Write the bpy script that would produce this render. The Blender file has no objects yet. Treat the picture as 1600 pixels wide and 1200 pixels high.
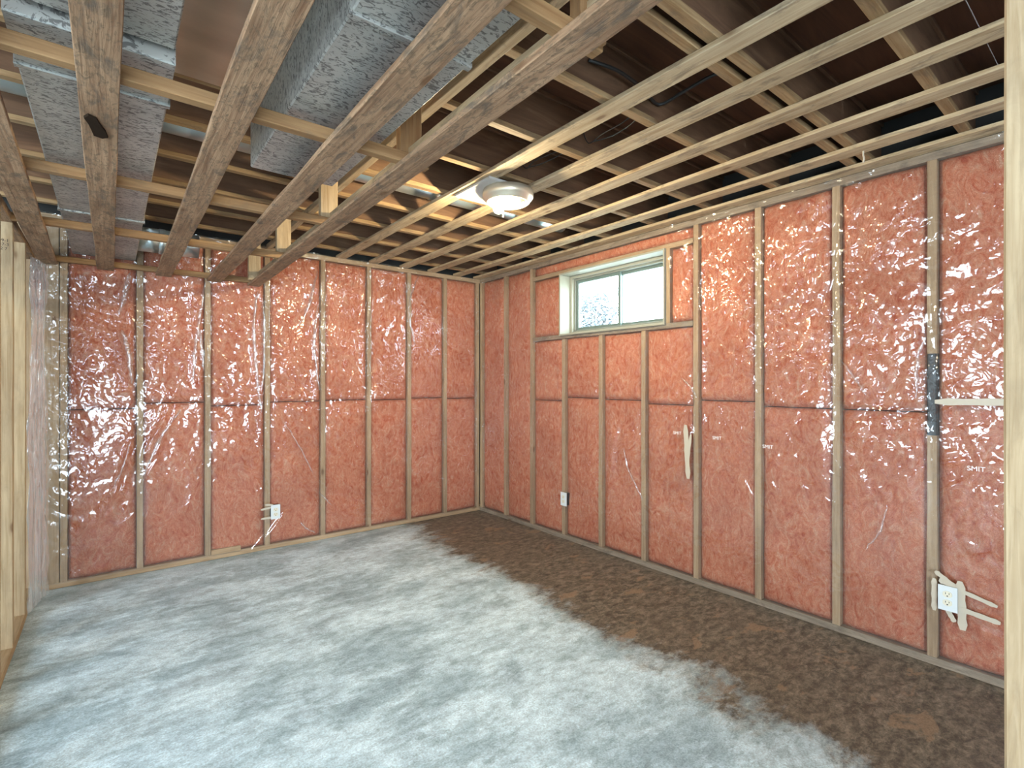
import bpy, bmesh, math, random
import numpy as np
from mathutils import Vector, Matrix
random.seed(7)
SC = bpy.context.scene
C = SC.collection
# ---------------------------------------------------------------- camera
HC = 1.335
cam_d = bpy.data.cameras.new('camera'); cam_d.sensor_width = 36; cam_d.lens = 795/1600*36
cam = bpy.data.objects.new('camera', cam_d); C.objects.link(cam)
cam.location = (0, 0, HC); cam.rotation_euler = (math.radians(90), 0, math.radians(-38.3))
cam_d.clip_start = .05
SC.camera = cam
# ---------------------------------------------------------------- world, lights, exposure
w = bpy.data.worlds.new('world'); SC.world = w; w.use_nodes = True
bg = w.node_tree.nodes['Background']; bg.inputs[0].default_value = (.72, .88, 1, 1); bg.inputs[1].default_value = 11.5
def area(name, loc, rot, sx, sy, power, col):
    d = bpy.data.lights.new(name, 'AREA'); d.shape = 'RECTANGLE'; d.size = sx; d.size_y = sy
    d.energy = power; d.color = col
    o = bpy.data.objects.new(name, d); C.objects.link(o); o.location = loc; o.rotation_euler = [math.radians(a) for a in rot]
    return o
def portal(name, loc, rot, sx, sy):
    o = area(name, loc, rot, sx, sy, 1, (1, 1, 1)); o.data.cycles.is_portal = True; return o
portal('front_fill_portal', (-1.45, -3.19, 1.1), (90, 0, 0), 2.6, 2.1)  # sky fill through an added opening behind the camera
portal('side_fill_portal', (-3.39, 1.2, 1.45), (90, 0, -90), 1.6, 1.3)  # sky fill through an opening added in the unseen far left wall
portal('window_portal', (3.40, 2.67, 2.02), (90, 0, 90), 1.08, .55)
vs = SC.view_settings
SC.display_settings.display_device = 'sRGB'
vs.view_transform = 'Standard'; vs.look = 'None'; vs.gamma = 1; vs.use_curve_mapping = False
vs.exposure = 1.3
SC.cycles.max_bounces = 8; SC.cycles.transparent_max_bounces = 16
SC.cycles.sample_clamp_indirect = 6

# ---------------------------------------------------------------- numpy noise
_rs = np.random.RandomState(3)
_P = _rs.permutation(512); _A = _rs.rand(512)*2*np.pi
def pn(x, y):
    x = np.asarray(x, float); y = np.asarray(y, float)
    xi = np.floor(x).astype(int); yi = np.floor(y).astype(int); xf = x-xi; yf = y-yi
    def g(ix, iy, dx, dy):
        a = _A[_P[(_P[ix & 511]+iy) & 511]]
        return np.cos(a)*dx+np.sin(a)*dy
    u = xf**3*(xf*(xf*6-15)+10); v = yf**3*(yf*(yf*6-15)+10)
    n00 = g(xi, yi, xf, yf); n10 = g(xi+1, yi, xf-1, yf); n01 = g(xi, yi+1, xf, yf-1); n11 = g(xi+1, yi+1, xf-1, yf-1)
    return ((n00*(1-u)+n10*u)*(1-v)+(n01*(1-u)+n11*u)*v)*1.5
# ---------------------------------------------------------------- materials
def newmat(name):
    m = bpy.data.materials.new(name); m.use_nodes = True
    nt = m.node_tree; b = nt.nodes['Principled BSDF']
    return m, nt, b
def nd(nt, t, **kw):
    n = nt.nodes.new(t)
    for k, v in kw.items():
        if k.startswith('i_'):
            n.inputs[k[2:].replace('_', ' ')].default_value = v
        else: setattr(n, k, v)
    return n
def ramp(nt, fac, stops):
    r = nt.nodes.new('ShaderNodeValToRGB'); e = r.color_ramp.elements
    while len(e) < len(stops): e.new(.5)
    for el, (p, c) in zip(e, stops):
        el.position = p; el.color = (*c, 1) if len(c) == 3 else c
    nt.links.new(fac, r.inputs[0]); return r.outputs[0]
def mix(nt, fac, a, b, mode='MIX'):
    n = nt.nodes.new('ShaderNodeMix'); n.data_type = 'RGBA'; n.blend_type = mode
    for s, v in ((n.inputs[0], fac), (n.inputs[6], a), (n.inputs[7], b)):
        if hasattr(v, 'is_linked') or isinstance(v, bpy.types.NodeSocket): nt.links.new(v, s)
        elif isinstance(v, (int, float)): s.default_value = v
        else: s.default_value = (*v, 1)
    return n.outputs[2]
def coords(nt, scale=(1, 1, 1), rnd=True):
    tc = nt.nodes.new('ShaderNodeTexCoord'); mp = nt.nodes.new('ShaderNodeMapping'); mp.inputs['Scale'].default_value = scale
    nt.links.new(tc.outputs['Object'], mp.inputs[0])
    if rnd:
        oi = nt.nodes.new('ShaderNodeObjectInfo'); ml = nt.nodes.new('ShaderNodeMath'); ml.operation = 'MULTIPLY'; ml.inputs[1].default_value = 37
        nt.links.new(oi.outputs['Random'], ml.inputs[0]); nt.links.new(ml.outputs[0], mp.inputs['Location'])
    return mp.outputs[0]
def noise(nt, vec, scale, detail=4, rough=.55, dist=0):
    n = nt.nodes.new('ShaderNodeTexNoise'); n.inputs['Scale'].default_value = scale; n.inputs['Detail'].default_value = detail
    n.inputs['Roughness'].default_value = rough; n.inputs['Distortion'].default_value = dist
    nt.links.new(vec, n.inputs['Vector']); return n.outputs['Fac']
def bump(nt, b, h, strength=.3, dist=.01):
    n = nt.nodes.new('ShaderNodeBump'); n.inputs['Strength'].default_value = strength; n.inputs['Distance'].default_value = dist
    nt.links.new(h, n.inputs['Height']); nt.links.new(n.outputs[0], b.inputs['Normal'])

WOODS = {}
def wood(kind, ax):
    key = (kind, ax)
    if key in WOODS: return WOODS[key]
    pal = {'pale': ((.33, .225, .125), (.47, .35, .22), .14, .5), 'stud': ((.31, .205, .12), (.42, .30, .19), .16, .4), 'strap': ((.34, .235, .13), (.50, .39, .255), .55, .5),
           'rough': ((.19, .10, .055), (.36, .225, .135), .85, .9), 'cross': ((.22, .11, .046), (.31, .18, .085), .25, .4),
           'flange': ((.22, .125, .055), (.34, .225, .12), .4, .5), 'joist': ((.10, .050, .022), (.205, .125, .062), .35, .5), 'grey': ((.20, .15, .11), (.30, .24, .18), .5, .6)}[kind]
    m, nt, b = newmat('wood_'+kind+'_'+'xyz'[ax])
    sc = [1, 1, 1]; sc[ax] = .045
    v = coords(nt, sc); v1 = coords(nt, (1, 1, 1)); sc2 = [1, 1, 1]; sc2[ax] = .35; v2 = coords(nt, sc2)
    g = noise(nt, v, 75, 5, .6, .6)
    base = ramp(nt, g, [(.3, pal[0]), (.62, pal[1])])
    big = noise(nt, v2, 6, 4, .6)
    tone = ramp(nt, big, [(.3, (.78, .74, .70)), (.7, (1.12, 1.1, 1.06))])
    col = mix(nt, 1, base, tone, 'MULTIPLY')
    # dirt, mildew and handling stains
    st = noise(nt, v2, 16, 6, .72, .8)
    stf = ramp(nt, st, [(.52, (0, 0, 0)), (.64, (1, 1, 1))])
    ml = nt.nodes.new('ShaderNodeMath'); ml.operation = 'MULTIPLY'; ml.inputs[1].default_value = pal[2]; nt.links.new(stf, ml.inputs[0])
    col = mix(nt, ml.outputs[0], col, (.10, .075, .055))
    if kind == 'rough':
        st2 = noise(nt, v2, 60, 5, .75, 1.2)
        stf2 = ramp(nt, st2, [(.51, (0, 0, 0)), (.60, (1, 1, 1))])
        ml2 = nt.nodes.new('ShaderNodeMath'); ml2.operation = 'MULTIPLY'; ml2.inputs[1].default_value = .75; nt.links.new(stf2, ml2.inputs[0])
        col = mix(nt, ml2.outputs[0], col, (.13, .085, .05))
    # knots
    vo = nt.nodes.new('ShaderNodeTexVoronoi'); sc3 = [1, 1, 1]; sc3[ax] = .40; vv = coords(nt, sc3)
    vo.inputs['Scale'].default_value = 7.5; nt.links.new(vv, vo.inputs['Vector'])
    kf = ramp(nt, vo.outputs['Distance'], [(.055, (1, 1, 1)), (.10, (.25, .25, .25)), (.16, (0, 0, 0))])
    mk = nt.nodes.new('ShaderNodeMath'); mk.operation = 'MULTIPLY'; mk.inputs[1].default_value = .75; nt.links.new(kf, mk.inputs[0])
    col = mix(nt, mk.outputs[0], col, (.13, .06, .025))
    nt.links.new(col, b.inputs['Base Color']); b.inputs['Roughness'].default_value = .75
    b.inputs['Specular IOR Level'].default_value = .25
    bump(nt, b, g, pal[3], .003)
    WOODS[key] = m; return m

def mat_simple(name, col, rough=.5, metal=0, spec=.5):
    m, nt, b = newmat(name); b.inputs['Base Color'].default_value = (*col, 1); b.inputs['Roughness'].default_value = rough
    b.inputs['Metallic'].default_value = metal; b.inputs['Specular IOR Level'].default_value = spec
    return m
def mat_batt():
    m, nt, b = newmat('pink_fibreglass')
    v = coords(nt); v2 = coords(nt, (1, 1, .6))
    n1 = noise(nt, v, 3.2, 4, .6, .5); n2 = noise(nt, v2, 17, 7, .7, 2.2); n3 = noise(nt, v, 190, 3, .7, 2)
    c = ramp(nt, n2, [(.32, (.44, .098, .048)), (.44, (.55, .185, .102)), (.56, (.61, .265, .162)), (.68, (.64, .38, .26))])
    t = ramp(nt, n1, [(.3, (.86, .78, .76)), (.65, (1.05, 1.02, 1.0))])
    c = mix(nt, 1, c, t, 'MULTIPLY')
    f = ramp(nt, n3, [(.40, (.72, .62, .58)), (.60, (1.12, 1.14, 1.14))])
    c = mix(nt, 1, c, f, 'MULTIPLY')
    # grimy patches
    n4 = noise(nt, v, 2.1, 5, .65, .3); gf = ramp(nt, n4, [(.62, (0, 0, 0)), (.80, (.55, .55, .55))])
    c = mix(nt, gf, c, (.30, .14, .10))
    nt.links.new(c, b.inputs['Base Color']); b.inputs['Roughness'].default_value = .95; b.inputs['Specular IOR Level'].default_value = .1
    h = nt.nodes.new('ShaderNodeMath'); h.operation = 'MULTIPLY_ADD'; h.inputs[1].default_value = .35
    nt.links.new(n3, h.inputs[0]); nt.links.new(n2, h.inputs[2])
    bump(nt, b, h.outputs[0], .75, .014)
    return m
def mat_sheet(name, gl=1.0, haze=.02, rough=.08):
    m = bpy.data.materials.new(name); m.use_nodes = True; nt = m.node_tree; nt.nodes.clear()
    L = nt.links.new
    out = nt.nodes.new('ShaderNodeOutputMaterial')
    tr = nt.nodes.new('ShaderNodeBsdfTransparent'); tr.inputs[0].default_value = (.97, .97, .97, 1)
    gs = nt.nodes.new('ShaderNodeBsdfGlossy'); gs.inputs['Roughness'].default_value = rough; gs.inputs[0].default_value = (1, 1, 1, 1)
    df = nt.nodes.new('ShaderNodeBsdfDiffuse'); df.inputs[0].default_value = (.85, .85, .85, 1)
    fr = nt.nodes.new('ShaderNodeFresnel'); fr.inputs[0].default_value = 1.45
    v = coords(nt, rnd=False)
    # crumpled film: warped cells give facets, ridged noise gives sharp crease lines
    wn = nt.nodes.new('ShaderNodeTexNoise'); wn.inputs['Scale'].default_value = 5; wn.inputs['Detail'].default_value = 4; L(v, wn.inputs['Vector'])
    wv = nt.nodes.new('ShaderNodeVectorMath'); wv.operation = 'MULTIPLY_ADD'; wv.inputs[1].default_value = (.26, .26, .26); L(wn.outputs['Color'], wv.inputs[0]); L(v, wv.inputs[2])
    hs = None
    for sc, amp in ((7, .020), (17, .0085)):
        vo = nt.nodes.new('ShaderNodeTexVoronoi'); vo.inputs['Scale'].default_value = sc; L(wv.outputs[0], vo.inputs['Vector'])
        a = nt.nodes.new('ShaderNodeMath'); a.operation = 'MULTIPLY'; a.inputs[1].default_value = amp; L(vo.outputs['Distance'], a.inputs[0])
        if hs is None: hs = a.outputs[0]
        else:
            b2 = nt.nodes.new('ShaderNodeMath'); b2.operation = 'ADD'; L(hs, b2.inputs[0]); L(a.outputs[0], b2.inputs[1]); hs = b2.outputs[0]
    mk = noise(nt, v, 2.3, 2, .5); mkr = nt.nodes.new('ShaderNodeMapRange'); mkr.inputs[1].default_value = .36; mkr.inputs[2].default_value = .62; mkr.inputs[3].default_value = .18; L(mk, mkr.inputs[0])
    sz = nt.nodes.new('ShaderNodeSeparateXYZ'); L(v, sz.inputs[0]); mz = nt.nodes.new('ShaderNodeMapRange'); mz.inputs[1].default_value = -.7; mz.inputs[2].default_value = .35; mz.inputs[3].default_value = .30; L(sz.outputs[2], mz.inputs[0])
    h0 = nt.nodes.new('ShaderNodeMath'); h0.operation = 'MULTIPLY'; L(mkr.outputs[0], h0.inputs[0]); L(mz.outputs[0], h0.inputs[1])
    hm = nt.nodes.new('ShaderNodeMath'); hm.operation = 'MULTIPLY'; L(hs, hm.inputs[0]); L(h0.outputs[0], hm.inputs[1])
    bp = nt.nodes.new('ShaderNodeBump'); bp.inputs['Strength'].default_value = 1; bp.inputs['Distance'].default_value = 1.0*min(gl, 1)
    L(hm.outputs[0], bp.inputs['Height'])
    L(bp.outputs[0], gs.inputs['Normal']); L(bp.outputs[0], fr.inputs['Normal'])
    ml = nt.nodes.new('ShaderNodeMath'); ml.operation = 'MULTIPLY_ADD'; ml.inputs[1].default_value = 1.55*gl; ml.inputs[2].default_value = .01*gl; L(fr.outputs[0], ml.inputs[0])
    mn = nt.nodes.new('ShaderNodeMath'); mn.operation = 'MINIMUM'; mn.inputs[1].default_value = .30; L(ml.outputs[0], mn.inputs[0])
    m1 = nt.nodes.new('ShaderNodeMixShader'); m1.inputs[0].default_value = haze
    L(tr.outputs[0], m1.inputs[1]); L(df.outputs[0], m1.inputs[2])
    m2 = nt.nodes.new('ShaderNodeMixShader'); L(mn.outputs[0], m2.inputs[0])
    L(m1.outputs[0], m2.inputs[1]); L(gs.outputs[0], m2.inputs[2]); L(m2.outputs[0], out.inputs[0])
    return m
def mat_floor():
    m, nt, b = newmat('two_tone_concrete')
    v = coords(nt, rnd=False); vs_ = coords(nt, (.62, 1, 1), rnd=False)
    big = noise(nt, v, 1.3, 4, .6, .3); mid = noise(nt, vs_, 4.6, 12, .78, .3); fine = noise(nt, vs_, 24, 8, .8, .3); grain = noise(nt, v, 130, 3, .7)
    # pale cool-grey tone over most of the slab, with whitish dusty mottling
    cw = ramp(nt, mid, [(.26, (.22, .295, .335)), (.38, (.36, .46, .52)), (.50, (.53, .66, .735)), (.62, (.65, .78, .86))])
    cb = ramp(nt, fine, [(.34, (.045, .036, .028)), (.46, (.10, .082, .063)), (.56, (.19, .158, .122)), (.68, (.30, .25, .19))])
    f2 = ramp(nt, fine, [(.34, (.68, .71, .72)), (.47, (.92, .93, .93)), (.53, (1.08, 1.08, 1.08)), (.7, (1.22, 1.2, 1.2))])
    cw = mix(nt, 1, cw, f2, 'MULTIPLY')
    pt = noise(nt, coords(nt, (.55, 1.15, 1), rnd=False), 2.7, 14, .74, .25)
    f3 = ramp(nt, pt, [(.40, (.70, .74, .75)), (.475, (.86, .89, .89)), (.505, (1.08, 1.08, 1.08)), (.62, (1.2, 1.2, 1.2))])
    cw = mix(nt, 1, cw, f3, 'MULTIPLY')
    # darker brown tone along the outside wall: boundary near x = 2.1, ragged
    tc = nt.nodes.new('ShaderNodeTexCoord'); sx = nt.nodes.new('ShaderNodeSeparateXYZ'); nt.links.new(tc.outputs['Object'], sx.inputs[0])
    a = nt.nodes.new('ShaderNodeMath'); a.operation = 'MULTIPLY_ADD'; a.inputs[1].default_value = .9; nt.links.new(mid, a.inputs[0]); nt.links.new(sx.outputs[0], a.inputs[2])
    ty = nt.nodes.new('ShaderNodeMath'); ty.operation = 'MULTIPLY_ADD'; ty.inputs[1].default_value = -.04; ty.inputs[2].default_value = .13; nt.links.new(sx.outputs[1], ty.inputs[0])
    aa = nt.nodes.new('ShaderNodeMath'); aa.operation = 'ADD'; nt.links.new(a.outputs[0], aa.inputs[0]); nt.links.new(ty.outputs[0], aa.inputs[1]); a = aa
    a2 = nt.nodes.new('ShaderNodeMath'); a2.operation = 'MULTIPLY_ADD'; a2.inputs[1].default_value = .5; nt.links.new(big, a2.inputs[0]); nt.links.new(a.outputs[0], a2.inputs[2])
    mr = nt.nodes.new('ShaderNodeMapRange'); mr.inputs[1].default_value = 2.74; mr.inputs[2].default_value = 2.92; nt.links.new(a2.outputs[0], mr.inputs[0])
    # weaker brown tone along the back wall as well
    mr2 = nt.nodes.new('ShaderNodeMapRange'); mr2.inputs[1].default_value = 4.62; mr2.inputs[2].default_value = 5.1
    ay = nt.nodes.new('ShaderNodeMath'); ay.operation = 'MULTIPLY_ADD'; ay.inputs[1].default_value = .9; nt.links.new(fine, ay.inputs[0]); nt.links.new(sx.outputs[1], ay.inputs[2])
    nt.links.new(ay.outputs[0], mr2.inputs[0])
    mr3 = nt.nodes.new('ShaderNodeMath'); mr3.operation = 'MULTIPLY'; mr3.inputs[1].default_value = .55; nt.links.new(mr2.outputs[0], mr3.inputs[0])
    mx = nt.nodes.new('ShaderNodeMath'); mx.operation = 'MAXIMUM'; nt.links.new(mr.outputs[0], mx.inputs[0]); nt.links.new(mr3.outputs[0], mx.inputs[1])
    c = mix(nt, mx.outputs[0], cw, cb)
    # tan crusts in the brown strip near the plate
    tn = noise(nt, vs_, 5.5, 6, .6, .4); tf = ramp(nt, tn, [(.60, (0, 0, 0)), (.63, (1, 1, 1))])
    mt = nt.nodes.new('ShaderNodeMath'); mt.operation = 'MULTIPLY'; nt.links.new(tf, mt.inputs[0]); nt.links.new(mr.outputs[0], mt.inputs[1])
    mt2 = nt.nodes.new('ShaderNodeMath'); mt2.operation = 'MULTIPLY'; mt2.inputs[1].default_value = .75; nt.links.new(mt.outputs[0], mt2.inputs[0])
    c = mix(nt, mt2.outputs[0], c, (.27, .185, .12))
    gr = ramp(nt, grain, [(.35, (.74, .74, .74)), (.65, (1.12, 1.12, 1.12))]); c = mix(nt, 1, c, gr, 'MULTIPLY')
    nt.links.new(c, b.inputs['Base Color'])
    rr = ramp(nt, mid, [(.35, (.42, .42, .42)), (.65, (.68, .68, .68))]); nt.links.new(rr, b.inputs['Roughness'])
    bump(nt, b, fine, .25, .006)
    return m
def mat_galv(name, col=(.50, .50, .52), rough=.42, metal=.6, fleck=True):
    m, nt, b = newmat(name); v = coords(nt, (1, 2.4, 1)); n = noise(nt, v, 30, 3, .6, 2.0); n2 = noise(nt, v, 3, 3, .5)
    c = ramp(nt, n2, [(.35, tuple(x*.85 for x in col)), (.65, tuple(min(1, x*1.1) for x in col))])
    if fleck:
        fl = ramp(nt, n, [(.42, (1, 1, 1)), (.47, (0, 0, 0))]); m1 = nt.nodes.new('ShaderNodeMath'); m1.operation = 'MULTIPLY'; m1.inputs[1].default_value = .7; nt.links.new(fl, m1.inputs[0])
        c = mix(nt, m1.outputs[0], c, (.05, .04, .04))
    nt.links.new(c, b.inputs['Base Color']); b.inputs['Metallic'].default_value = metal
    rr = ramp(nt, n, [(.3, (rough+.12,)*3), (.7, (rough,)*3)]); nt.links.new(rr, b.inputs['Roughness'])
    return m
def mat_ply():
    m, nt, b = newmat('subfloor_plywood'); v = coords(nt, (.12, 1, 1)); n = noise(nt, v, 14, 6, .65, 1.2)
    c = ramp(nt, n, [(.3, (.06, .021, .008)), (.6, (.11, .042, .016)), (.8, (.15, .065, .028))])
    nt.links.new(c, b.inputs['Base Color']); b.inputs['Roughness'].default_value = .8; bump(nt, b, n, .2, .003); return m
def mat_glass():
    m = bpy.data.materials.new('window_glass'); m.use_nodes = True; nt = m.node_tree; nt.nodes.clear()
    out = nt.nodes.new('ShaderNodeOutputMaterial'); tr = nt.nodes.new('ShaderNodeBsdfTransparent'); tr.inputs[0].default_value = (.93, .96, .95, 1)
    gs = nt.nodes.new('ShaderNodeBsdfGlossy'); gs.inputs['Roughness'].default_value = .02
    fr = nt.nodes.new('ShaderNodeFresnel'); fr.inputs[0].default_value = 1.45
    m2 = nt.nodes.new('ShaderNodeMixShader'); mn = nt.nodes.new('ShaderNodeMath'); mn.operation = 'MINIMUM'; mn.inputs[1].default_value = .07; nt.links.new(fr.outputs[0], mn.inputs[0]); nt.links.new(mn.outputs[0], m2.inputs[0]); nt.links.new(tr.outputs[0], m2.inputs[1]); nt.links.new(gs.outputs[0], m2.inputs[2]); nt.links.new(m2.outputs[0], out.inputs[0]); return m
def mat_emit(name, col, s):
    m, nt, b = newmat(name); b.inputs['Emission Color'].default_value = (*col, 1); b.inputs['Emission Strength'].default_value = s; b.inputs['Base Color'].default_value = (1, 1, 1, 1); return m
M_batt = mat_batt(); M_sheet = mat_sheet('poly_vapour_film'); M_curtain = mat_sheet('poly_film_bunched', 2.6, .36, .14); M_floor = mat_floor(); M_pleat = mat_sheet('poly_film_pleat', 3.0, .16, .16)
M_galv = mat_galv('galvanised_duct', (.46, .44, .40)); M_pipe = mat_galv('galvanised_pipe', (.55, .62, .63), .3, .9, False); M_pan = mat_galv('bright_sheet_metal', (.52, .50, .42), .3, .95, False)
M_ply = mat_ply(); M_web = mat_ply(); M_web.name = 'plywood_web'
for _n in M_web.node_tree.nodes:
    if _n.type == 'VALTORGB':
        for _e, _c in zip(_n.color_ramp.elements, ((.075, .032, .014), (.15, .075, .036), (.24, .14, .075))): _e.color = (*_c, 1)
M_glass = mat_glass()
M_drywall = mat_simple('painted_drywall', (.72, .70, .66), .9); M_conc = mat_simple('foundation_concrete', (.035, .033, .03), .95)
M_white = mat_simple('white_plastic', (.60, .62, .62), .35); M_ivory = mat_simple('ivory_plastic', (.66, .60, .47), .4); M_black = mat_simple('black_slot', (.02, .02, .02), .6)
M_tape = mat_simple('beige_tape', (.47, .40, .31), .55); M_dark = mat_simple('black_mastic', (.018, .02, .022), .45)
M_cable = mat_simple('black_cable', (.02, .018, .016), .5); M_steel = mat_simple('staple_steel', (.6, .6, .6), .3, 1)
M_liner = mat_simple('painted_window_liner', (.30, .28, .215), .6); M_vinyl = mat_simple('grey_window_frame', (.20, .20, .165), .5); M_vinyl2 = mat_simple('sash_frame', (.13, .17, .15), .45)
M_board = mat_simple('white_backing_board', (.50, .48, .45), .6); M_brass = mat_simple('worn_brass_pan', (.78, .68, .52), .38, .6); M_pan2 = mat_simple('white_enamel', (.55, .52, .46), .35)
M_bulb = mat_emit('lit_bulb', (1, .86, .55), 1150); M_bulb_off = mat_simple('unlit_bulb_glass', (.85, .82, .76), .15)
M_porc = mat_simple('porcelain_socket', (.75, .68, .55), .3)
M_ink = mat_simple('stamp_ink', (.06, .04, .03), .8); M_print = mat_simple('film_print', (.85, .80, .78), .6)
M_knot = mat_simple('dark_knot', (.022, .013, .008), .9, 0, .05)

# ---------------------------------------------------------------- helpers
def tag(o, label=None, cat=None, group=None, kind=None):
    if label: o['label'] = label
    if cat: o['category'] = cat
    if group: o['group'] = group
    if kind: o['kind'] = kind
    return o
def empty(name, loc=(0, 0, 0), **kw):
    o = bpy.data.objects.new(name, None); C.objects.link(o); o.location = loc; o.empty_display_size = .1
    return tag(o, **kw)
def link(name, me, mat, parent=None, loc=(0, 0, 0), smooth=False):
    o = bpy.data.objects.new(name, me); C.objects.link(o)
    if mat: me.materials.append(mat)
    o.location = loc
    if parent:
        o.parent = parent
        o.location = Vector(loc)-parent.location if parent.parent is None else Vector(loc)-parent.location-parent.parent.location
    if smooth: me.polygons.foreach_set('use_smooth', [True]*len(me.polygons))
    return o
def pyd(name, v, f):
    me = bpy.data.meshes.new(name); me.from_pydata([tuple(map(float, p)) for p in v], [], f); me.update(); return me
def lumber(name, x, y, z, kind, parent, jit=.0012, cham=.0025, skew=0, mat=None, ax=None):
    """one sawn board: chamfered section, slightly uneven along its length"""
    lo = Vector((x[0], y[0], z[0])); hi = Vector((x[1], y[1], z[1])); c = (lo+hi)/2; s = (hi-lo)/2
    if ax is None: ax = max(range(3), key=lambda i: s[i])
    p, q = [i for i in range(3) if i != ax]
    L = s[ax]*2; n = max(1, min(14, int(L/.28)))
    cham = min(cham, s[p]*.3, s[q]*.3)
    sec = [(-1, -1, 1, 0), (-1, -1, 0, 1), (-1, 1, 0, -1), (-1, 1, 1, 0), (1, 1, -1, 0), (1, 1, 0, -1), (1, -1, 0, 1), (1, -1, -1, 0)]
    vs_, fs = [], []
    for i in range(n+1):
        t = -s[ax]+L*i/n; e = [random.uniform(-jit, jit) for _ in range(4)] if 0 < i < n else [0]*4
        for (a, b, da, db) in sec:
            P = [0, 0, 0]; P[ax] = t
            P[p] = a*(s[p]+e[0 if a < 0 else 1])+da*cham; P[q] = b*(s[q]+e[2 if b < 0 else 3])+db*cham
            if skew: P[0] += skew*t
            vs_.append(P)
    for i in range(n):
        for k in range(8):
            k2 = (k+1) % 8; fs.append((i*8+k, i*8+k2, i*8+8+k2, i*8+8+k))
    fs.append(tuple(range(7, -1, -1))); fs.append(tuple(n*8+k for k in range(8)))
    me = pyd(name, vs_, fs)
    bm = bmesh.new(); bm.from_mesh(me); bmesh.ops.recalc_face_normals(bm, faces=bm.faces); bm.to_mesh(me); bm.free()
    return link(name, me, mat or wood(kind, ax), parent, c)
def box(name, x, y, z, mat, parent=None, bev=.002):
    return lumber(name, x, y, z, None, parent, 0, bev, mat=mat)
def lathe(name, prof, mat, parent=None, loc=(0, 0, 0), n=40, rot=None, scale=1):
    v, f = [], []
    for r, z in prof:
        for k in range(n): v.append((r*math.cos(2*math.pi*k/n), r*math.sin(2*math.pi*k/n), z))
    for i in range(len(prof)-1):
        for k in range(n):
            k2 = (k+1) % n; f.append((i*n+k, i*n+k2, i*n+n+k2, i*n+n+k))
    if rot: v = [rot @ Vector(p) for p in v]
    me = pyd(name, v, f); bm = bmesh.new(); bm.from_mesh(me); bmesh.ops.remove_doubles(bm, verts=bm.verts, dist=1e-5); bmesh.ops.recalc_face_normals(bm, faces=bm.faces); bm.to_mesh(me); bm.free()
    return link(name, me, mat, parent, loc, True)
def tube(name, pts, r, mat, parent=None, n=7, sub=4):
    P = [Vector(p) for p in pts]
    out = []
    for i in range(len(P)-1):
        p0 = P[max(i-1, 0)]; p1 = P[i]; p2 = P[i+1]; p3 = P[min(i+2, len(P)-1)]
        for j in range(sub):
            t = j/sub
            out.append(.5*((2*p1)+(-p0+p2)*t+(2*p0-5*p1+4*p2-p3)*t*t+(-p0+3*p1-3*p2+p3)*t**3))
    out.append(P[-1]); v, f = [], []; org = out[0].copy()
    for i, p in enumerate(out):
        d = (out[min(i+1, len(out)-1)]-out[max(i-1, 0)]).normalized(); u = d.orthogonal().normalized(); w_ = d.cross(u)
        if i and u.dot(pu) < 0: u = -u; w_ = -w_
        if i: u = (pu-d*pu.dot(d)).normalized(); w_ = d.cross(u)
        pu = u
        for k in range(n): a = 2*math.pi*k/n; v.append(p-org+u*r*math.cos(a)+w_*r*math.sin(a))
    for i in range(len(out)-1):
        for k in range(n): f.append((i*n+k, i*n+(k+1) % n, (i+1)*n+(k+1) % n, (i+1)*n+k))
    f.append(tuple(range(n-1, -1, -1))); f.append(tuple((len(out)-1)*n+k for k in range(n)))
    return link(name, pyd(name, v, f), mat, parent, org, True)

X0, Y0, H = 3.07, 4.44, 2.44          # inner faces of the studs of the right and back walls, ceiling underside
# ================================================================ floor
def floor_mesh():
    xs = np.linspace(-3.4, 3.4, 86); ys = np.linspace(-3.2, 4.8, 101)
    X, Y = np.meshgrid(xs, ys); Z = pn(X*1.3, Y*1.3)*.0015
    v = np.stack([X.ravel(), Y.ravel(), Z.ravel()-.001], 1); n = len(xs)
    f = [(j*n+i, j*n+i+1, j*n+n+i+1, j*n+n+i) for j in range(len(ys)-1) for i in range(n-1)]
    m = len(v); v = list(v)+[(-3.4, -3.2, -.15), (3.4, -3.2, -.15), (3.4, 4.8, -.15), (-3.4, 4.8, -.15)]; f.append((m+3, m+2, m+1, m))
    return pyd('floor', v, f)
fl = link('floor', floor_mesh(), M_floor, smooth=True); tag(fl, kind='structure')

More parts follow.
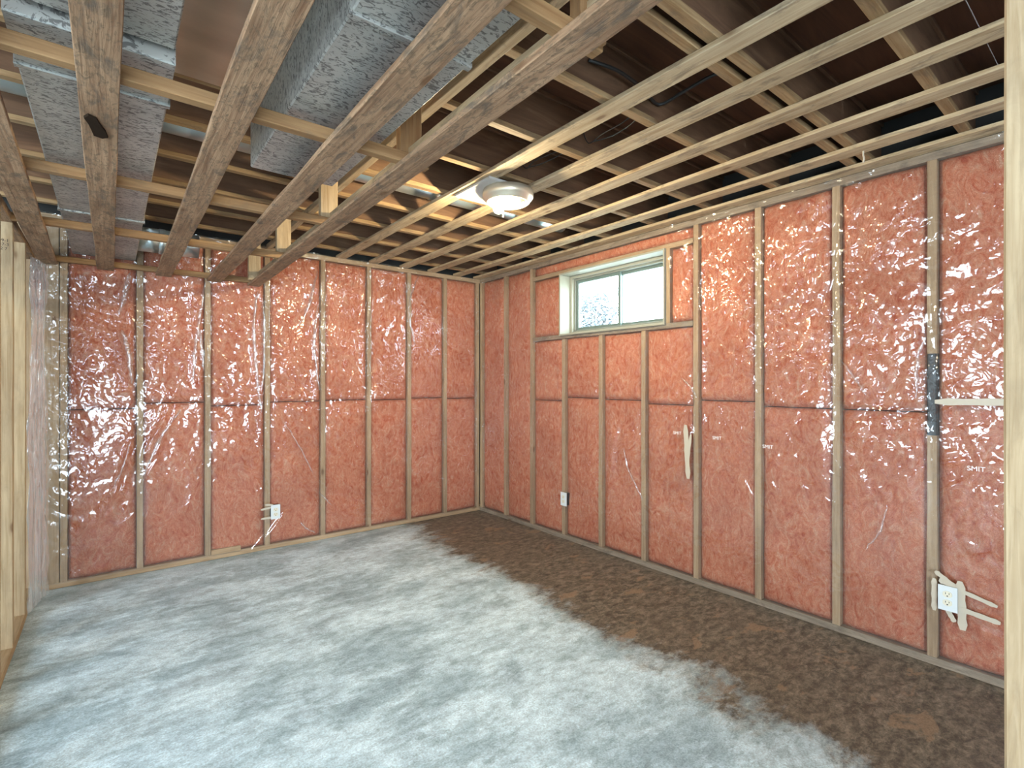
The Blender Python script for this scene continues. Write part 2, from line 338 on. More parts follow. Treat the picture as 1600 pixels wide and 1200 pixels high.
# ================================================================ insulated walls
def batt(parent, wall, s0, s1, z0, z1, proud, seed):
    """fibreglass batt pushed between studs: s = coordinate along the wall"""
    W = s1-s0; Hh = z1-z0; nx = 22; nz = max(6, int(Hh/.026))
    u = np.linspace(0, 1, nx+1); w_ = np.linspace(0, 1, nz+1); U, V = np.meshgrid(u, w_)
    e = (1-np.abs(2*U-1)**7)*.75+.25*(1-np.abs(2*U-1)**2); ez = (1-np.abs(2*V-1)**(60 if Hh > .5 else 16))
    S = s0+W*U+pn(V*Hh*6+seed, U*0+seed*.7)*.006*np.sin(np.pi*U)
    lump = pn(U*2.2+seed*3.1, V*Hh*5+seed)*.012+np.abs(pn(U*3+seed*1.7, V*Hh*16+seed*2.3))*.010+pn(U*9+seed, V*Hh*26)*.004
    crease = -np.exp(-((V*Hh-(.18+.10*math.sin(seed))-.03*np.sin(U*5+seed))/.006)**2)*.010
    D = .034-(.032*e*ez)-proud*np.minimum(1, e*1.4)*ez+ (lump-.005)*e+crease*e          # depth behind the stud face
    D = np.maximum(D, .0025)
    Zv = z0+Hh*V
    if wall == 'r': P = np.stack([X0+D, S, Zv], -1)
    else: P = np.stack([S, Y0+D, Zv], -1)
    v = [tuple(p) for p in P.reshape(-1, 3)]; n = nx+1
    f = [(j*n+i, j*n+i+1, j*n+n+i+1, j*n+n+i) for j in range(nz) for i in range(nx)]
    # back rim
    ring = [i for i in range(nx+1)]+[j*n+nx for j in range(1, nz+1)]+[nz*n+i for i in range(nx-1, -1, -1)]+[j*n for j in range(nz-1, 0, -1)]
    b0 = len(v)
    for r in ring:
        p = list(v[r]); p[0 if wall == 'r' else 1] = (X0 if wall == 'r' else Y0)+.085; v.append(tuple(p))
    m = len(ring)
    for k in range(m): f.append((ring[k], b0+k, b0+(k+1) % m, ring[(k+1) % m]))
    f.append(tuple(b0+k for k in range(m)))
    c = np.mean(np.array(v), 0); v = [(p[0]-c[0], p[1]-c[1], p[2]-c[2]) for p in v]
    me = pyd('insulation_batt', v, f); bm = bmesh.new(); bm.from_mesh(me); bmesh.ops.recalc_face_normals(bm, faces=bm.faces); bm.to_mesh(me); bm.free()
    return link('insulation_batt', me, M_batt, parent, tuple(c), True)

WB = empty('wall_back', (1.4, Y0, 0), kind='structure'); WR = empty('wall_right', (X0, 2, 0), kind='structure')
box('concrete_backing', (-.9, X0+.30), (Y0+.10, Y0+.30), (0, 2.74), M_conc, WB)
# back wall studs (16 inches apart)
bst = [.165, .58, .995, 1.438, 1.851, 2.254, 2.652]
HS = .019
lumber('bottom_plate', (-.46, X0+.09), (Y0, Y0+.089), (0, .038), 'stud', WB)
lumber('top_plate', (-.46, X0+.09), (Y0, Y0+.089), (H-.04, H), 'stud', WB)
for s in bst: lumber('stud', (s-HS, s+HS), (Y0, Y0+.089), (.038, H-.04), 'stud', WB, .002)
lumber('stud', (-.345, -.262), (Y0, Y0+.038), (.038, H-.04), 'stud', WB); lumber('stud', (-.258, -.22), (Y0, Y0+.089), (.038, H-.04), 'stud', WB)
lumber('stud', (3.03, 3.068), (Y0, Y0+.089), (.038, H-.04), 'stud', WB); lumber('stud', (-.46, -.37), (Y0, Y0+.038), (.038, H-.04), 'stud', WB)
# a spare offcut laid on the plate, in the third bay
lumber('offcut', (.60, .80), (Y0-.012, Y0+.03), (.038, .076), 'stud', WB)
edges = [-.22-HS]+bst+[3.03+HS]
seamz = [1.165, 1.20, 1.17, 1.19, 1.195, 1.19, 1.20, 1.19, 1.2]
sd = 1.0
for i in range(len(edges)-1):
    a = edges[i]+HS+.002; b = edges[i+1]-HS-.002; sm = seamz[i % len(seamz)]; sd += 7.31
    batt(WB, 'b', a, b, .04, sm-.006, 0, sd); batt(WB, 'b', a, b, sm, H-.042, .010, sd+3)
# right wall studs
rst = [4.0, 3.60, 3.174, 2.75, 2.334, 1.907, 1.492, 1.07, .662, .25, -.16, -.57]
WIN_Y = (2.15, 3.19); WIN_Z = (1.765, 2.275)
lumber('bottom_plate', (X0, X0+.089), (-3.1, Y0-.002), (0, .038), 'grey', WR)
lumber('top_plate', (X0, X0+.089), (-3.1, Y0-.002), (H-.04, H), 'grey', WR)
lumber('stud', (X0, X0+.089), (Y0-.045, Y0-.007), (.038, H-.04), 'stud', WR)
for s in rst:
    top = H-.04
    if s in (3.174, 2.75, 2.334): top = 1.725
    if s == .662:
        lumber('stud', (X0, X0+.089), (s-HS, s+HS), (1.48, top), 'stud', WR, .002)
        lumber('stud', (X0, X0+.089), (s-HS, s+HS), (.038, 1.09), 'stud', WR, .004)
        lumber('sealant_strip', (X0+.004, X0+.08), (s-.018, s+.02), (1.09, 1.48), None, WR, .004, .006, mat=M_dark)
        continue
    lumber('stud', (X0, X0+.089), (s-HS, s+HS), (.038, top), 'stud', WR, .002)
lumber('window_sill_plate', (X0, X0+.089), (1.928, 3.58), (1.727, 1.763), 'grey', WR)
lumber('header_plate', (X0, X0+.089), (1.928, 3.58), (2.283, 2.319), 'stud', WR)
lumber('trimmer_stud', (X0, X0+.089), (2.108, 2.144), (1.763, 2.283), 'stud', WR); lumber('trimmer_stud', (X0, X0+.089), (3.197, 3.233), (1.763, 2.283), 'stud', WR)
redges = [Y0-.045+HS]+rst; sd = 50
for i in range(len(redges)-1):
    b = redges[i]-HS-.002; a = redges[i+1]+HS+.002; sd += 5.77; sm = 1.21+.02*math.sin(i*2.3)
    if i in (3, 4): zt = 1.725; batt(WR, 'r', a, b, .04, sm-.006, 0, sd); batt(WR, 'r', a, b, sm, zt, .006, sd+3); continue
    if i in (2, 5):
        batt(WR, 'r', a, b, .04, sm-.006, 0, sd); batt(WR, 'r', a, b, sm, 1.725, .006, sd+3); continue
    if i < 2: batt(WR, 'r', a, b, .04, H-.042, .002, sd); continue
    if i == 9:
        batt(WR, 'r', a, b, .04, 1.245, .006, sd); batt(WR, 'r', a, b, 1.25, H-.042, .008, sd+3); continue
    batt(WR, 'r', a, b, .04, sm-.006, 0, sd); batt(WR, 'r', a, b, sm, H-.042, .012, sd+3)
batt(WR, 'r', 3.236, 3.578, 1.766, 2.280, .002, 91.3); batt(WR, 'r', 1.930, 2.105, 1.766, 2.280, .002, 97.7)
batt(WR, 'r', 1.93, 3.578, 2.322, H-.042, .002, 99.1)
# foundation wall behind the right wall with a hole for the window
box('concrete_backing', (X0+.10, X0+.225), (-3.2, WIN_Y[0]-.02), (0, 2.74), M_conc, WR); box('concrete_backing', (X0+.10, X0+.225), (WIN_Y[1]+.02, Y0+.10), (0, 2.74), M_conc, WR)
box('concrete_backing', (X0+.10, X0+.225), (WIN_Y[0]-.02, WIN_Y[1]+.02), (0, WIN_Z[0]-.02), M_conc, WR); box('concrete_backing', (X0+.10, X0+.225), (WIN_Y[0]-.02, WIN_Y[1]+.02), (WIN_Z[1]+.02, 2.74), M_conc, WR)

# ---------------------------------------------------------------- vapour barrier sheets
def crinkle(S, Z, k):
    c = 0
    for (f, a, th, st) in ((4, .012, .4, 1.8), (7, .010, -.9, 2.2), (13, .0085, .2, 1.6), (17, .0075, 1.2, 2), (29, .0045, -.5, 1.3), (44, .0025, .7, 1.0)):
        x = S*math.cos(th)+Z*math.sin(th); y = -S*math.sin(th)+Z*math.cos(th)
        x = x+pn(x*3+k, y*3)*.08
        c = c+np.abs(pn(x*f+k*3.3, y*f/st+k*1.9))*a
    m = np.clip(.62+pn(S*1.4+k, Z*1.4+9)*1.3, .18, 1.25)*np.clip(.35+(Z-.5)*.7, .35, 1)
    return c*m
def sheet(name, wall, s0, s1, z0, z1, parent, studs, amp, folds=(), step=.009, k=1.0, mat=None):
    ns = int((s1-s0)/step)+1; nz = int((z1-z0)/step)+1
    S, Z = np.meshgrid(np.linspace(s0, s1, ns), np.linspace(z0, z1, nz))
    D = crinkle(S, Z, k)*amp
    pin = np.ones_like(S)
    for s in studs: pin = np.minimum(pin, .22+np.abs(S-s)/.07)
    pin = np.clip(pin, 0, 1)
    D = D*pin
    # tension creases fanning out from the staples
    rs = np.random.RandomState(int(k*100))
    for s in studs:
        for _ in range(7):
            zc = rs.uniform(z0+.1, z1-.1); th = rs.uniform(-1.1, 1.1); L = rs.uniform(.10, .26); sg = rs.choice([-1, 1])
            dx = (S-s)*sg; dz = Z-zc; t = dx*math.cos(th)+dz*math.sin(th); q = -dx*math.sin(th)+dz*math.cos(th)
            D = D+np.where((t > 0) & (t < L), np.sin(np.pi*np.clip(t/L, 0, 1)), 0)*np.exp(-(q/.007)**2)*.006*amp
    for (fs, fz0, fz1, a, w_, dr) in folds:
        a = a*(1+.5*pn(Z*9+fs*5, Z*0+1))
        t = np.clip((Z-fz0)/(fz1-fz0), 0, 1); env = np.sin(np.pi*t)**.6*((Z > fz0) & (Z < fz1))
        w_ = w_*1.9; q = S-(fs+dr*(t-.5)+pn(Z*4+fs*9, Z*0+3)*.03)
        D = D+env*a*.95*(np.exp(-(q/w_)**2)+.6*np.exp(-((q-w_*2.1)/(w_*.6))**2))
    D = .0035+D
    if wall == 'r': P = np.stack([X0-D, S, Z], -1)
    else: P = np.stack([S, Y0-D, Z], -1)
    org = P.reshape(-1, 3).mean(0); v = P.reshape(-1, 3)-org
    I = np.arange((ns)*(nz)).reshape(nz, ns)
    f = np.stack([I[:-1, :-1], I[:-1, 1:], I[1:, 1:], I[1:, :-1]], -1).reshape(-1, 4)
    if wall == 'r': f = f[:, ::-1]
    me = bpy.data.meshes.new(name); me.from_pydata(v.tolist(), [], f.tolist()); me.update()
    return link(name, me, mat or M_sheet, parent, tuple(org), True)
folds = [(.09, 1.35, 2.36, .035, .016, -.05), (.115, 1.25, 2.0, .03, .012, .05), (.50, 1.2, 2.40, .032, .013, -.05), (.54, 1.3, 2.1, .03, .011, -.02), (.92, 1.2, 2.2, .035, .014, .05), (.945, .9, 1.8, .026, .012, .0),
         (1.36, 1.7, 2.36, .035, .014, .08), (1.375, 1.1, 2.0, .03, .013, .03), (.27, .80, 1.22, .03, .013, .16), (.06, .5, .95, .02, .010, .12), (.10, .72, .98, .018, .008, .1), (1.79, 1.3, 2.2, .025, .012, .03), (2.2, 1.2, 2.1, .02, .012, .02), (1.05, .06, .3, .016, .01, .2), (.30, 1.3, 2.2, .016, .012, .09)]
sheet('vapour_barrier', 'b', -.36, 3.06, .03, H+.005, WB, bst, 1.15, folds, k=1.0)
sheet('vapour_barrier', 'r', -.35, WIN_Y[0]-.045, .012, H-.002, WR, [s for s in rst if s < 2.0], 1.25, [(.62, 1.15, 1.75, .012, .01, .04), (1.86, 1.2, 2.2, .010, .01, .02)], k=4.0)
sheet('vapour_barrier', 'r', WIN_Y[1]+.045, Y0-.05, .012, H-.002, WR, [3.6, 4.0], .45, k=6.0)
sheet('vapour_barrier', 'r', WIN_Y[0]-.045, WIN_Y[1]+.045, .012, WIN_Z[0]-.03, WR, [2.334, 2.75, 3.174], .75, [(2.62, .35, 1.1, .02, .014, -.1)], k=8.0)
sheet('vapour_barrier', 'r', WIN_Y[0]-.045, WIN_Y[1]+.045, WIN_Z[1]+.03, H-.002, WR, [], .4, k=9.0)
# tape strips and batten on the right wall
def tape(pts_yz, parent, wd=.03, x=X0-.030, nm='tape_strip', mat=M_tape):
    (ya, za), (yb, zb) = pts_yz; d = Vector((yb-ya, zb-za)); L = d.length; d.normalize(); nrm = Vector((-d.y, d.x)); n = 8; v = []; f = []
    for i in range(n+1):
        t = i/n; wv = wd/2*(1+.12*math.sin(i*2.1+ya*9)); wv *= (.6 if i in (0, n) else 1); k = random.uniform(-.0008, .0008)
        for sgn in (-1, 1):
            for dx in (0, .0012): p = Vector((ya, za))+d*L*t+nrm*wv*sgn; v.append((dx+k, p.x-ya, p.y-za))
    for i in range(n):
        a = i*4; b = a+4; f += [(a, a+2, b+2, b), (a+1, b+1, b+3, a+3), (a, b, b+1, a+1), (a+2, a+3, b+3, b+2)]
    f += [(0, 1, 3, 2), (n*4, n*4+2, n*4+3, n*4+1)]
    return link(nm, pyd(nm, v, f), mat, parent, (x, ya, za))
tape([(1.965, 1.06), (1.945, .70)], WR, .034); tape([(1.925, 1.0), (1.955, .75)], WR, .018); tape([(1.925, .96), (1.965, .93)], WR, .02)
tape([(.555, .435), (.545, .215)], WR, .032, X0-.028); tape([(.645, .455), (.575, .405)], WR, .02, X0-.026); tape([(.60, .405), (.43, .36)], WR, .018, X0-.027); tape([(.56, .31), (.42, .292)], WR, .022, X0-.029); tape([(.600, .29), (.575, .24)], WR, .02, X0-.024)
tape([(.63, .42), (.555, .40)], WR, .026, X0-.0255); tape([(.648, .42), (.648, .27)], WR, .02, X0-.025); tape([(.645, 1.252), (.26, 1.258)], WR, .03, X0-.031)
for (a, b) in (((.94, .335), (1.02, .345)), ((.94, .262), (1.02, .262)), ((.97, .37), (1.03, .36))):
    o = tape([a, b], WB, .016, 0); o.rotation_euler = (0, 0, -math.pi/2); o.location = Vector((a[0], Y0-.034, a[1]))-WB.location

# doubled pleats of loose film
def wall_pt(u, v, wall):
    a = (u-800)/795; dx = .6198+.7848*a; dy = .7848-.6198*a
    Z = (Y0-.03)/dy if wall == 'b' else (X0-.03)/dx
    return ((dx*Z) if wall == 'b' else dy*Z, HC+(600-v)/795*Z)
def pleat(px, wd, wall, parent):
    P = [Vector(wall_pt(u, v, wall)) for u, v in px]; n = 26; m = 6; v = []; f = []
    for i in range(n+1):
        t = i/n*(len(P)-1); k = min(int(t), len(P)-2); q = t-k
        p0, p1, p2, p3 = P[max(k-1, 0)], P[k], P[k+1], P[min(k+2, len(P)-1)]
        c = .5*((2*p1)+(-p0+p2)*q+(2*p0-5*p1+4*p2-p3)*q*q+(-p0+3*p1-3*p2+p3)*q**3); d = (p2-p1).normalized(); nr = Vector((-d.y, d.x))
        tt = i/n; ww = wd*(.12+.88*math.sin(math.pi*tt)**.7)*(1+.35*float(pn(tt*7+px[0][0], 2.2)))
        for j in range(m+1):
            e = j/m-.5; s_ = c+nr*ww*e+Vector((float(pn(tt*11+px[0][0], .5))*.006, 0)); dep = .012+.6*ww*(1-4*e*e)+.004*float(pn(tt*16, e*5+px[0][1]))
            v.append((s_.x, Y0-dep, s_.y) if wall == 'b' else (X0-dep, s_.x, s_.y))
    o = Vector(v[(n//2)*(m+1)]); v = [Vector(p)-o for p in v]
    for i in range(n):
        for j in range(m): a = i*(m+1)+j; f.append((a, a+1, a+m+2, a+m+1))
    link('film_pleat', pyd('film_pleat', v, f), M_pleat, parent, o, True)
for px, wd in (([(203, 425), (196, 455), (186, 492)], .036), ([(190, 515), (200, 545), (206, 600)], .034), ([(321, 440), (312, 500), (304, 560), (302, 600)], .024), ([(313, 515), (319, 580)], .020),
               ([(283, 640), (262, 668), (246, 695), (225, 745)], .024), ([(404, 455), (397, 520), (404, 600), (410, 645)], .030), ([(412, 470), (414, 540), (410, 610)], .02), ([(497, 422), (486, 470), (468, 508)], .026), ([(498, 475), (492, 540), (500, 610)], .026),
               ([(470, 816), (480, 826), (494, 833)], .018), ([(205, 690), (190, 735), (175, 765)], .012), ([(445, 660), (470, 700), (490, 740)], .012), ([(520, 790), (500, 770)], .012), ([(655, 430), (640, 480), (650, 540)], .02)): pleat(px, wd, 'b', WB)
for px, wd in (([(972, 700), (980, 735), (1002, 780)], .014), ([(1441, 530), (1431, 570), (1430, 622)], .020), ([(1385, 790), (1372, 830), (1350, 860)], .012), ([(1062, 590), (1078, 606), (1086, 622)], .012), ([(1310, 560), (1340, 600), (1350, 618)], .014)): pleat(px, wd, 'r', WR)

# bunched length of film hanging in the left corner
def curtain():
    nz = 110; ns = 46; v = []
    for j in range(nz+1):
        t = j/nz; z = 2.09*(1-t)+.012*t
        spread = .75+.45*t-.25*math.exp(-((t-.18)/.06)**2)
        for i in range(ns+1):
            s = i/ns-.5
            x = -.345+s*.05*spread+.012*float(pn(t*5, s*3)); fold = math.sin(i*.85+2.5*float(pn(t*2.2, 4.1)))*.026*(1-.3*t)+float(pn(i*.35, t*9))*.014
            y = Y0-.11-(.5-s)*.26*spread+fold
            x += fold*.5+float(pn(i*.8+3, t*26))*.004
            v.append((x+.318, y-Y0+.15, z-1))
    f = [(j*(ns+1)+i, j*(ns+1)+i+1, (j+1)*(ns+1)+i+1, (j+1)*(ns+1)+i) for j in range(nz) for i in range(ns)]
    return link('plastic_sheet', pyd('plastic_sheet', v, f), M_curtain, None, (-.318, Y0-.15, 1), True)
tag(curtain(), 'clear plastic film bunched and hanging in the left corner beside the open studs', 'plastic sheet')

# ================================================================ window
W1 = empty('window_1', (X0, 2.67, WIN_Z[0]), kind='structure')
yA, yB = WIN_Y; zA, zB = WIN_Z
box('jamb_liner', (X0-.022, X0+.10), (yB, yB+.014), (zA-.014, zB+.014), M_liner, W1); box('jamb_liner', (X0-.022, X0+.10), (yA-.012, yA), (zA-.014, zB+.014), M_liner, W1)
box('head_liner', (X0-.022, X0+.10), (yA, yB), (zB, zB+.014), M_liner, W1); box('sill_liner', (X0-.022, X0+.10), (yA, yB), (zA-.014, zA), M_liner, W1)
def frame(nm, x, y, z, wd, mat):
    (x0, x1), (y0, y1), (z0, z1) = x, y, z
    box(nm, x, (y0, y0+wd), z, mat, W1); box(nm, x, (y1-wd, y1), z, mat, W1); box(nm, x, (y0+wd, y1-wd), (z0, z0+wd), mat, W1); box(nm, x, (y0+wd, y1-wd), (z1-wd, z1), mat, W1)
frame('window_frame', (X0+.10, X0+.20), (yA-.018, yB+.018), (zA-.018, zB+.018), .040, M_liner)
frame('window_frame', (X0+.125, X0+.185), (yA+.022, yB-.022), (zA+.022, zB-.022), .016, M_vinyl)
ym = 2.675
frame('sash_frame', (X0+.14, X0+.165), (ym-.012, yB-.038), (zA+.038, zB-.038), .024, M_vinyl2); frame('sash_frame', (X0+.167, X0+.19), (yA+.038, ym+.012), (zA+.038, zB-.038), .024, M_vinyl2)
box('pane', (X0+.150, X0+.154), (ym+.012, yB-.062), (zA+.062, zB-.062), M_glass, W1, .0005); box('pane', (X0+.176, X0+.180), (yA+.062, ym-.012), (zA+.062, zB-.062), M_glass, W1, .0005)
# yard outside
gnd = box('ground', (X0+.235, 16), (-6, 14), (1.25, 1.55), mat_simple('pale_gravel', (.6, .6, .57), .9)); tag(gnd, kind='structure')
M_leaf = mat_simple('pale_leaves', (.085, .10, .11), .8); M_bark = mat_simple('grey_bark', (.3, .27, .24), .9)
tr = empty('shrub', (8.2, 7.55, 1.55), label='pale leafy shrub outside, seen through the left window pane', cat='shrub')
tube('trunk', [(8.2, 7.55, 1.55), (8.25, 7.6, 2.1), (8.15, 7.5, 2.8)], .05, M_bark, tr)
lv, lf = [], []
for i in range(3200):
    d = Vector((random.gauss(0, 1), random.gauss(0, 1), random.gauss(0, 1))).normalized()*random.uniform(.3, 1)
    c = Vector((d.x*.75, d.y*.8, d.z*.8+1.3)); a = Vector((random.gauss(0, 1), random.gauss(0, 1), random.gauss(0, 1))).normalized()*.045; b = a.orthogonal().normalized()*.025
    k = len(lv); lv += [c-a, c+b, c+a, c-b]; lf.append((k, k+1, k+2, k+3))
fo = link('foliage', pyd('foliage', lv, lf), M_leaf, tr, (8.2, 7.55, 1.55)); fo['kind'] = 'stuff'

# ================================================================ ceiling: subfloor, joists, straps
CE = empty('ceiling', (0, 0, H), kind='structure')
JB = 2.459; JT = 2.70
ST = H+.019
xs_ = [-3.4, -2.2, -1.0, .2, 1.42, 2.64, 3.4]
ys_ = [-3.2, -2.0, -.8, .42, 1.64, 2.86, 4.08, 4.75]
for i in range(len(xs_)-1):
    if 0:
        pass
    for j in range(len(ys_)-1):
        box('subfloor_panel', (xs_[i]+.0015, xs_[i+1]-.0015), (ys_[j]+.0015, ys_[j+1]-.0015), (JT, JT+.018), M_ply, CE, .001)
jy = [4.27, 3.86, 3.45, 3.03, 2.62, 2.20, 1.78, 1.36, .972, .90, .53, .12, -.29, -.70, -1.1, -1.5, -1.9, -2.3, -2.7]
for y in jy:                                      # I-joists: plywood web between two pale flanges
    J = empty('joist', (0, y, ST)); J.parent = CE; J.location = Vector((0, y, ST))-CE.location
    def jl(nm, zy, zz, kind, mat=None):
        o = lumber(nm, (-3.35, X0+.26), (y-zy, y+zy), zz, kind, None, .0012, .002, mat=mat); o.parent = J; o.location = o.location-Vector((0, y, ST))
    jl('flange', .020, (ST, ST+.024), 'flange'); jl('web', .007, (ST+.024, JT-.020), None, M_web); jl('flange', .018, (JT-.020, JT), None, M_web)
lumber('rim_joist', (X0+.262, X0+.30), (-3.1, Y0+.3), (ST, JT), 'joist', CE); lumber('rim_joist', (-3.3, X0+.26), (Y0+.105, Y0+.143), (ST, JT), 'joist', CE)
for r in (1.635, 1.935, 2.235, 2.535, 2.83): lumber('furring_strip', (r-.09, r), (-2.9, Y0-.004), (H, ST), 'strap', CE, .0035)
lumber('furring_strip', (X0-.088, X0+.003), (-2.9, Y0-.004), (H, ST), 'strap', CE, .002)
# bulkhead upper rail fixed under the joists
BF = empty('bulkhead_frame', (.3, 3, 2.11), label='wooden dropped bulkhead frame of dirty flat boards and cross pieces under the ducts', cat='wooden frame')
BZ = 2.11; BT = 2.129
def flat(xa0, xa1, xb0, xb1, y0=.2, y1=Y0-.005):
    # board whose edges run from x=xa (at y=1.5) to x=xb (at y=4.4)
    ca = (xa0+xa1)/2; cb = (xb0+xb1)/2; k = (cb-ca)/2.9; ym_ = (y0+y1)/2; cm = ca+k*(ym_-1.5); hw = ((xa1-xa0)+(xb1-xb0))/4
    return lumber('board', (cm-hw, cm+hw), (y0, y1), (BZ, BT), 'rough', BF, .0025, .002, skew=k)
flat(-.318, -.226, -.362, -.268); b1 = flat(-.068, .020, -.072, .020); flat(.235, .327, .253, .350); flat(.552, .642, .567, .668); flat(.805, .890, .845, .938)
for y in (.82, 1.665, 2.56, 3.42, 4.395): lumber('cross_piece', (-.44, .925), (y, y+.038), (BT, BT+.038), 'cross', BF, .0015)
lumber('rail', (.868, .905), (.2, Y0-.01), (BT+.038, BT+.076), 'strap', BF, .002, skew=.014)
lumber('rail', (.985, 1.022), (.2, Y0-.01), (H-.019, ST), 'strap', BF, .002)
for y in (.80, 1.705, 2.60, 3.46, 4.30): lumber('hanger_block', (.83, .916), (y, y+.038), (BT+.005, ST), 'cross' if y < 2 else 'pale', BF, .001)
# broken dark knot in the second board
kv, kf = [], []
kp = [(-.030, -.085), (-.012, -.105), (.016, -.095), (.022, -.05), (.030, .0), (.042, .045), (.028, .075), (.004, .060), (-.006, .02), (-.022, -.03)]
kp = [(-a*.75, b*.85) for a, b in kp][::-1]
for (a, b) in kp: kv.append((a, -b, -.0008+random.uniform(-.001, 0)))
for (a, b) in kp: kv.append((a*1.05, -b*1.05, .004))
kv.append((.006, .02, -.0015)); n = len(kp)
kf = [(i, n+i, n+(i+1) % n, (i+1) % n) for i in range(n)]+[(2*n, i, (i+1) % n) for i in range(n)]
ko = link('knot', pyd('knot', kv, kf), M_knot, None, (0, 0, 0)); ko.parent = b1; ko['label'] = 'broken black knot'
ko.location = Vector((-.028, 1.965, BZ-.0028))-b1.location-BF.location
bpy.context.view_layer.update()

# ================================================================ ducts
def duct(label, x, y, z, seams, cap=True):
    t = empty('rectangular_duct', ((x[0]+x[1])/2, y[0], z[0]), label=label, cat='duct')
    prev = y[0]
    for s in list(seams)+[y[1]]:
        box('duct_section', x, (prev, s), z, M_galv, t, .004); prev = s
    for s in seams: box('seam', (x[0]-.006, x[1]+.006), (s-.012, s+.012), (z[0]-.007, z[1]+.004), M_galv, t, .003)
    return t
duct('wide flat galvanized duct above the leftmost boards, with seams', (-.195, .138), (1.63, 4.40), (2.190, 2.41), [1.88, 3.32])
t = duct('dark galvanized duct length at the top left, slightly raised', (-.17, .135), (.25, 1.60), (2.215, 2.43), [.9])
duct('galvanized duct with visible tall side and closed end above the middle boards', (.434, .757), (.25, 2.21), (2.190, 2.395), [1.15])
pan = empty('joist_pan', (.30, 1.8, 2.45), label='shiny smooth sheet metal pan between the two ducts at the top', cat='sheet metal')
box('sheet', (.16, .42), (1.42, 2.17), (ST-.012, ST-.006), M_pan, pan, .001); box('flange', (.16, .42), (1.41, 1.42), (ST-.035, ST-.006), M_pan, pan, .001)
RX = Matrix.Rotation(math.pi/2, 3, 'Y')
def pipe(label, x0, x1, y, z, r, joints):
    t = empty('round_duct', (x0, y, z), label=label, cat='duct')
    L = x1-x0; js = sorted(joints); prev = 0
    for k, j in enumerate(js+[L]):
        lathe('pipe_section', [(0, prev), (r, prev), (r, j-.001), (0, j-.001)], M_pipe, t, (x0, y, z), 36, RX); prev = j
    for j in js: lathe('pipe_joint', [(r, j-.02), (r+.004, j-.016), (r+.004, j+.016), (r, j+.02)], M_pipe, t, (x0, y, z), 36, RX)
    return t
pipe('long round galvanized pipe running above the straps between two joists', -.95, 2.72, 2.83, 2.575, .075, [.9, 1.75, 2.55, 3.2])
pipe('short round galvanized pipe leaving the wide duct near the back wall', .142, .48, 4.12, 2.285, .078, [.13])

# ================================================================ light fixture
LX, LY = 1.765, 2.27
LF = empty('ceiling_light', (LX, LY, H-.02), label='round brass pan ceiling light with one lit bare bulb on white backing board', cat='ceiling light')
box('backing_board', (1.575, 1.865), (2.19, 2.53), (H-.014, H-.001), M_board, LF, .002)
lathe('pan', [(.0, H-.052), (.070, H-.052), (.088, H-.050), (.096, H-.066), (.104, H-.082), (.116, H-.084), (.124, H-.078), (.128, H-.066), (.136, H-.062), (.143, H-.052), (.144, H-.040), (.140, H-.016), (0, H-.016)], M_brass, LF, (LX, LY, 0), 64)
lathe('inner_disc', [(0, H-.054), (.080, H-.054), (.086, H-.0525)], M_pan2, LF, (LX, LY, 0), 48)
def bulb(x, y, lit):
    lathe('socket', [(0, -.052), (.017, -.052), (.022, -.045), (.023, -.018), (.030, -.012), (.030, 0), (0, 0)], M_porc, LF, (x, y, H-.054), 28)
    lathe('bulb', [(.0, -.122), (.010, -.1205), (.020, -.114), (.0275, -.103), (.030, -.090), (.028, -.076), (.021, -.062), (.014, -.050), (.013, -.040)] if lit else [(0, -.112), (.012, -.110), (.023, -.10), (.027, -.088), (.024, -.072), (.015, -.056), (.013, -.045)],
          M_bulb if lit else M_bulb_off, LF, (x, y, H-.022), 28)
bulb(LX-.045, LY+.030, True)
lathe('socket', [(0, -.030), (.012, -.030), (.016, -.028), (.020, -.016), (.028, -.012), (.030, 0), (0, 0)], M_porc, LF, (LX+.052, LY-.030, H-.054), 28)
lathe('mounting_screw', [(0, -.095), (.004, -.094), (.004, -.01), (.009, -.008), (.009, 0), (0, 0)], M_brass, LF, (LX+.005, LY+.052, H-.054), 14)
# ================================================================ outlets
def outlet(loc, rz, label):
    t = empty('wall_outlet', loc, label=label, cat='outlet', group=None); t.rotation_euler = (0, 0, rz)
    def loc_part(nm, me, mat, par=None, smooth=False):
        o = bpy.data.objects.new(nm, me); C.objects.link(o); me.materials.append(mat); o.parent = par or t
        if smooth: me.polygons.foreach_set('use_smooth', [True]*len(me.polygons))
        return o
    def lbox(nm, x, y, z, mat, par=None, bev=.0015):
        o = lumber(nm, x, y, z, None, None, 0, bev, mat=mat); o.parent = par or t; return o
    # local: -Y faces the room
    lbox('box_body', (-.03, .03), (-.002, .050), (-.05, .05), M_dark)
    lbox('cover_plate', (-.035, .035), (-.009, -.002), (-.057, .057), M_white, bev=.003)
    for dz in (.0195, -.0195):
        n = 24; v = []; f = []
        for y in (-.0115, -.009):
            for k in range(n):
                a = 2*math.pi*k/n; v.append((max(-.0165, min(.0165, .0185*math.cos(a))), y, .0145*math.sin(a)))
        f = [tuple(range(n))]+[(k, n+k, n+(k+1) % n, (k+1) % n) for k in range(n)]
        r = loc_part('receptacle', pyd('receptacle', v, f), M_ivory); r.location = (0, 0, dz)
        for (cx, cz, sx, sz) in ((-.0065, .004, .0011, .0042), (.0065, .004, .0011, .0036), (0, -.0075, .0025, .0025)):
            s = lbox('slot', (cx-sx, cx+sx), (-.0122, -.0112), (cz-sz, cz+sz), M_black, r, .0003)
    lathe('screw', [(0, -.0022), (.002, -.002), (.003, 0)], M_steel, None, (0, 0, 0), 12, Matrix.Rotation(-math.pi/2, 3, 'X')).parent = t
    return t
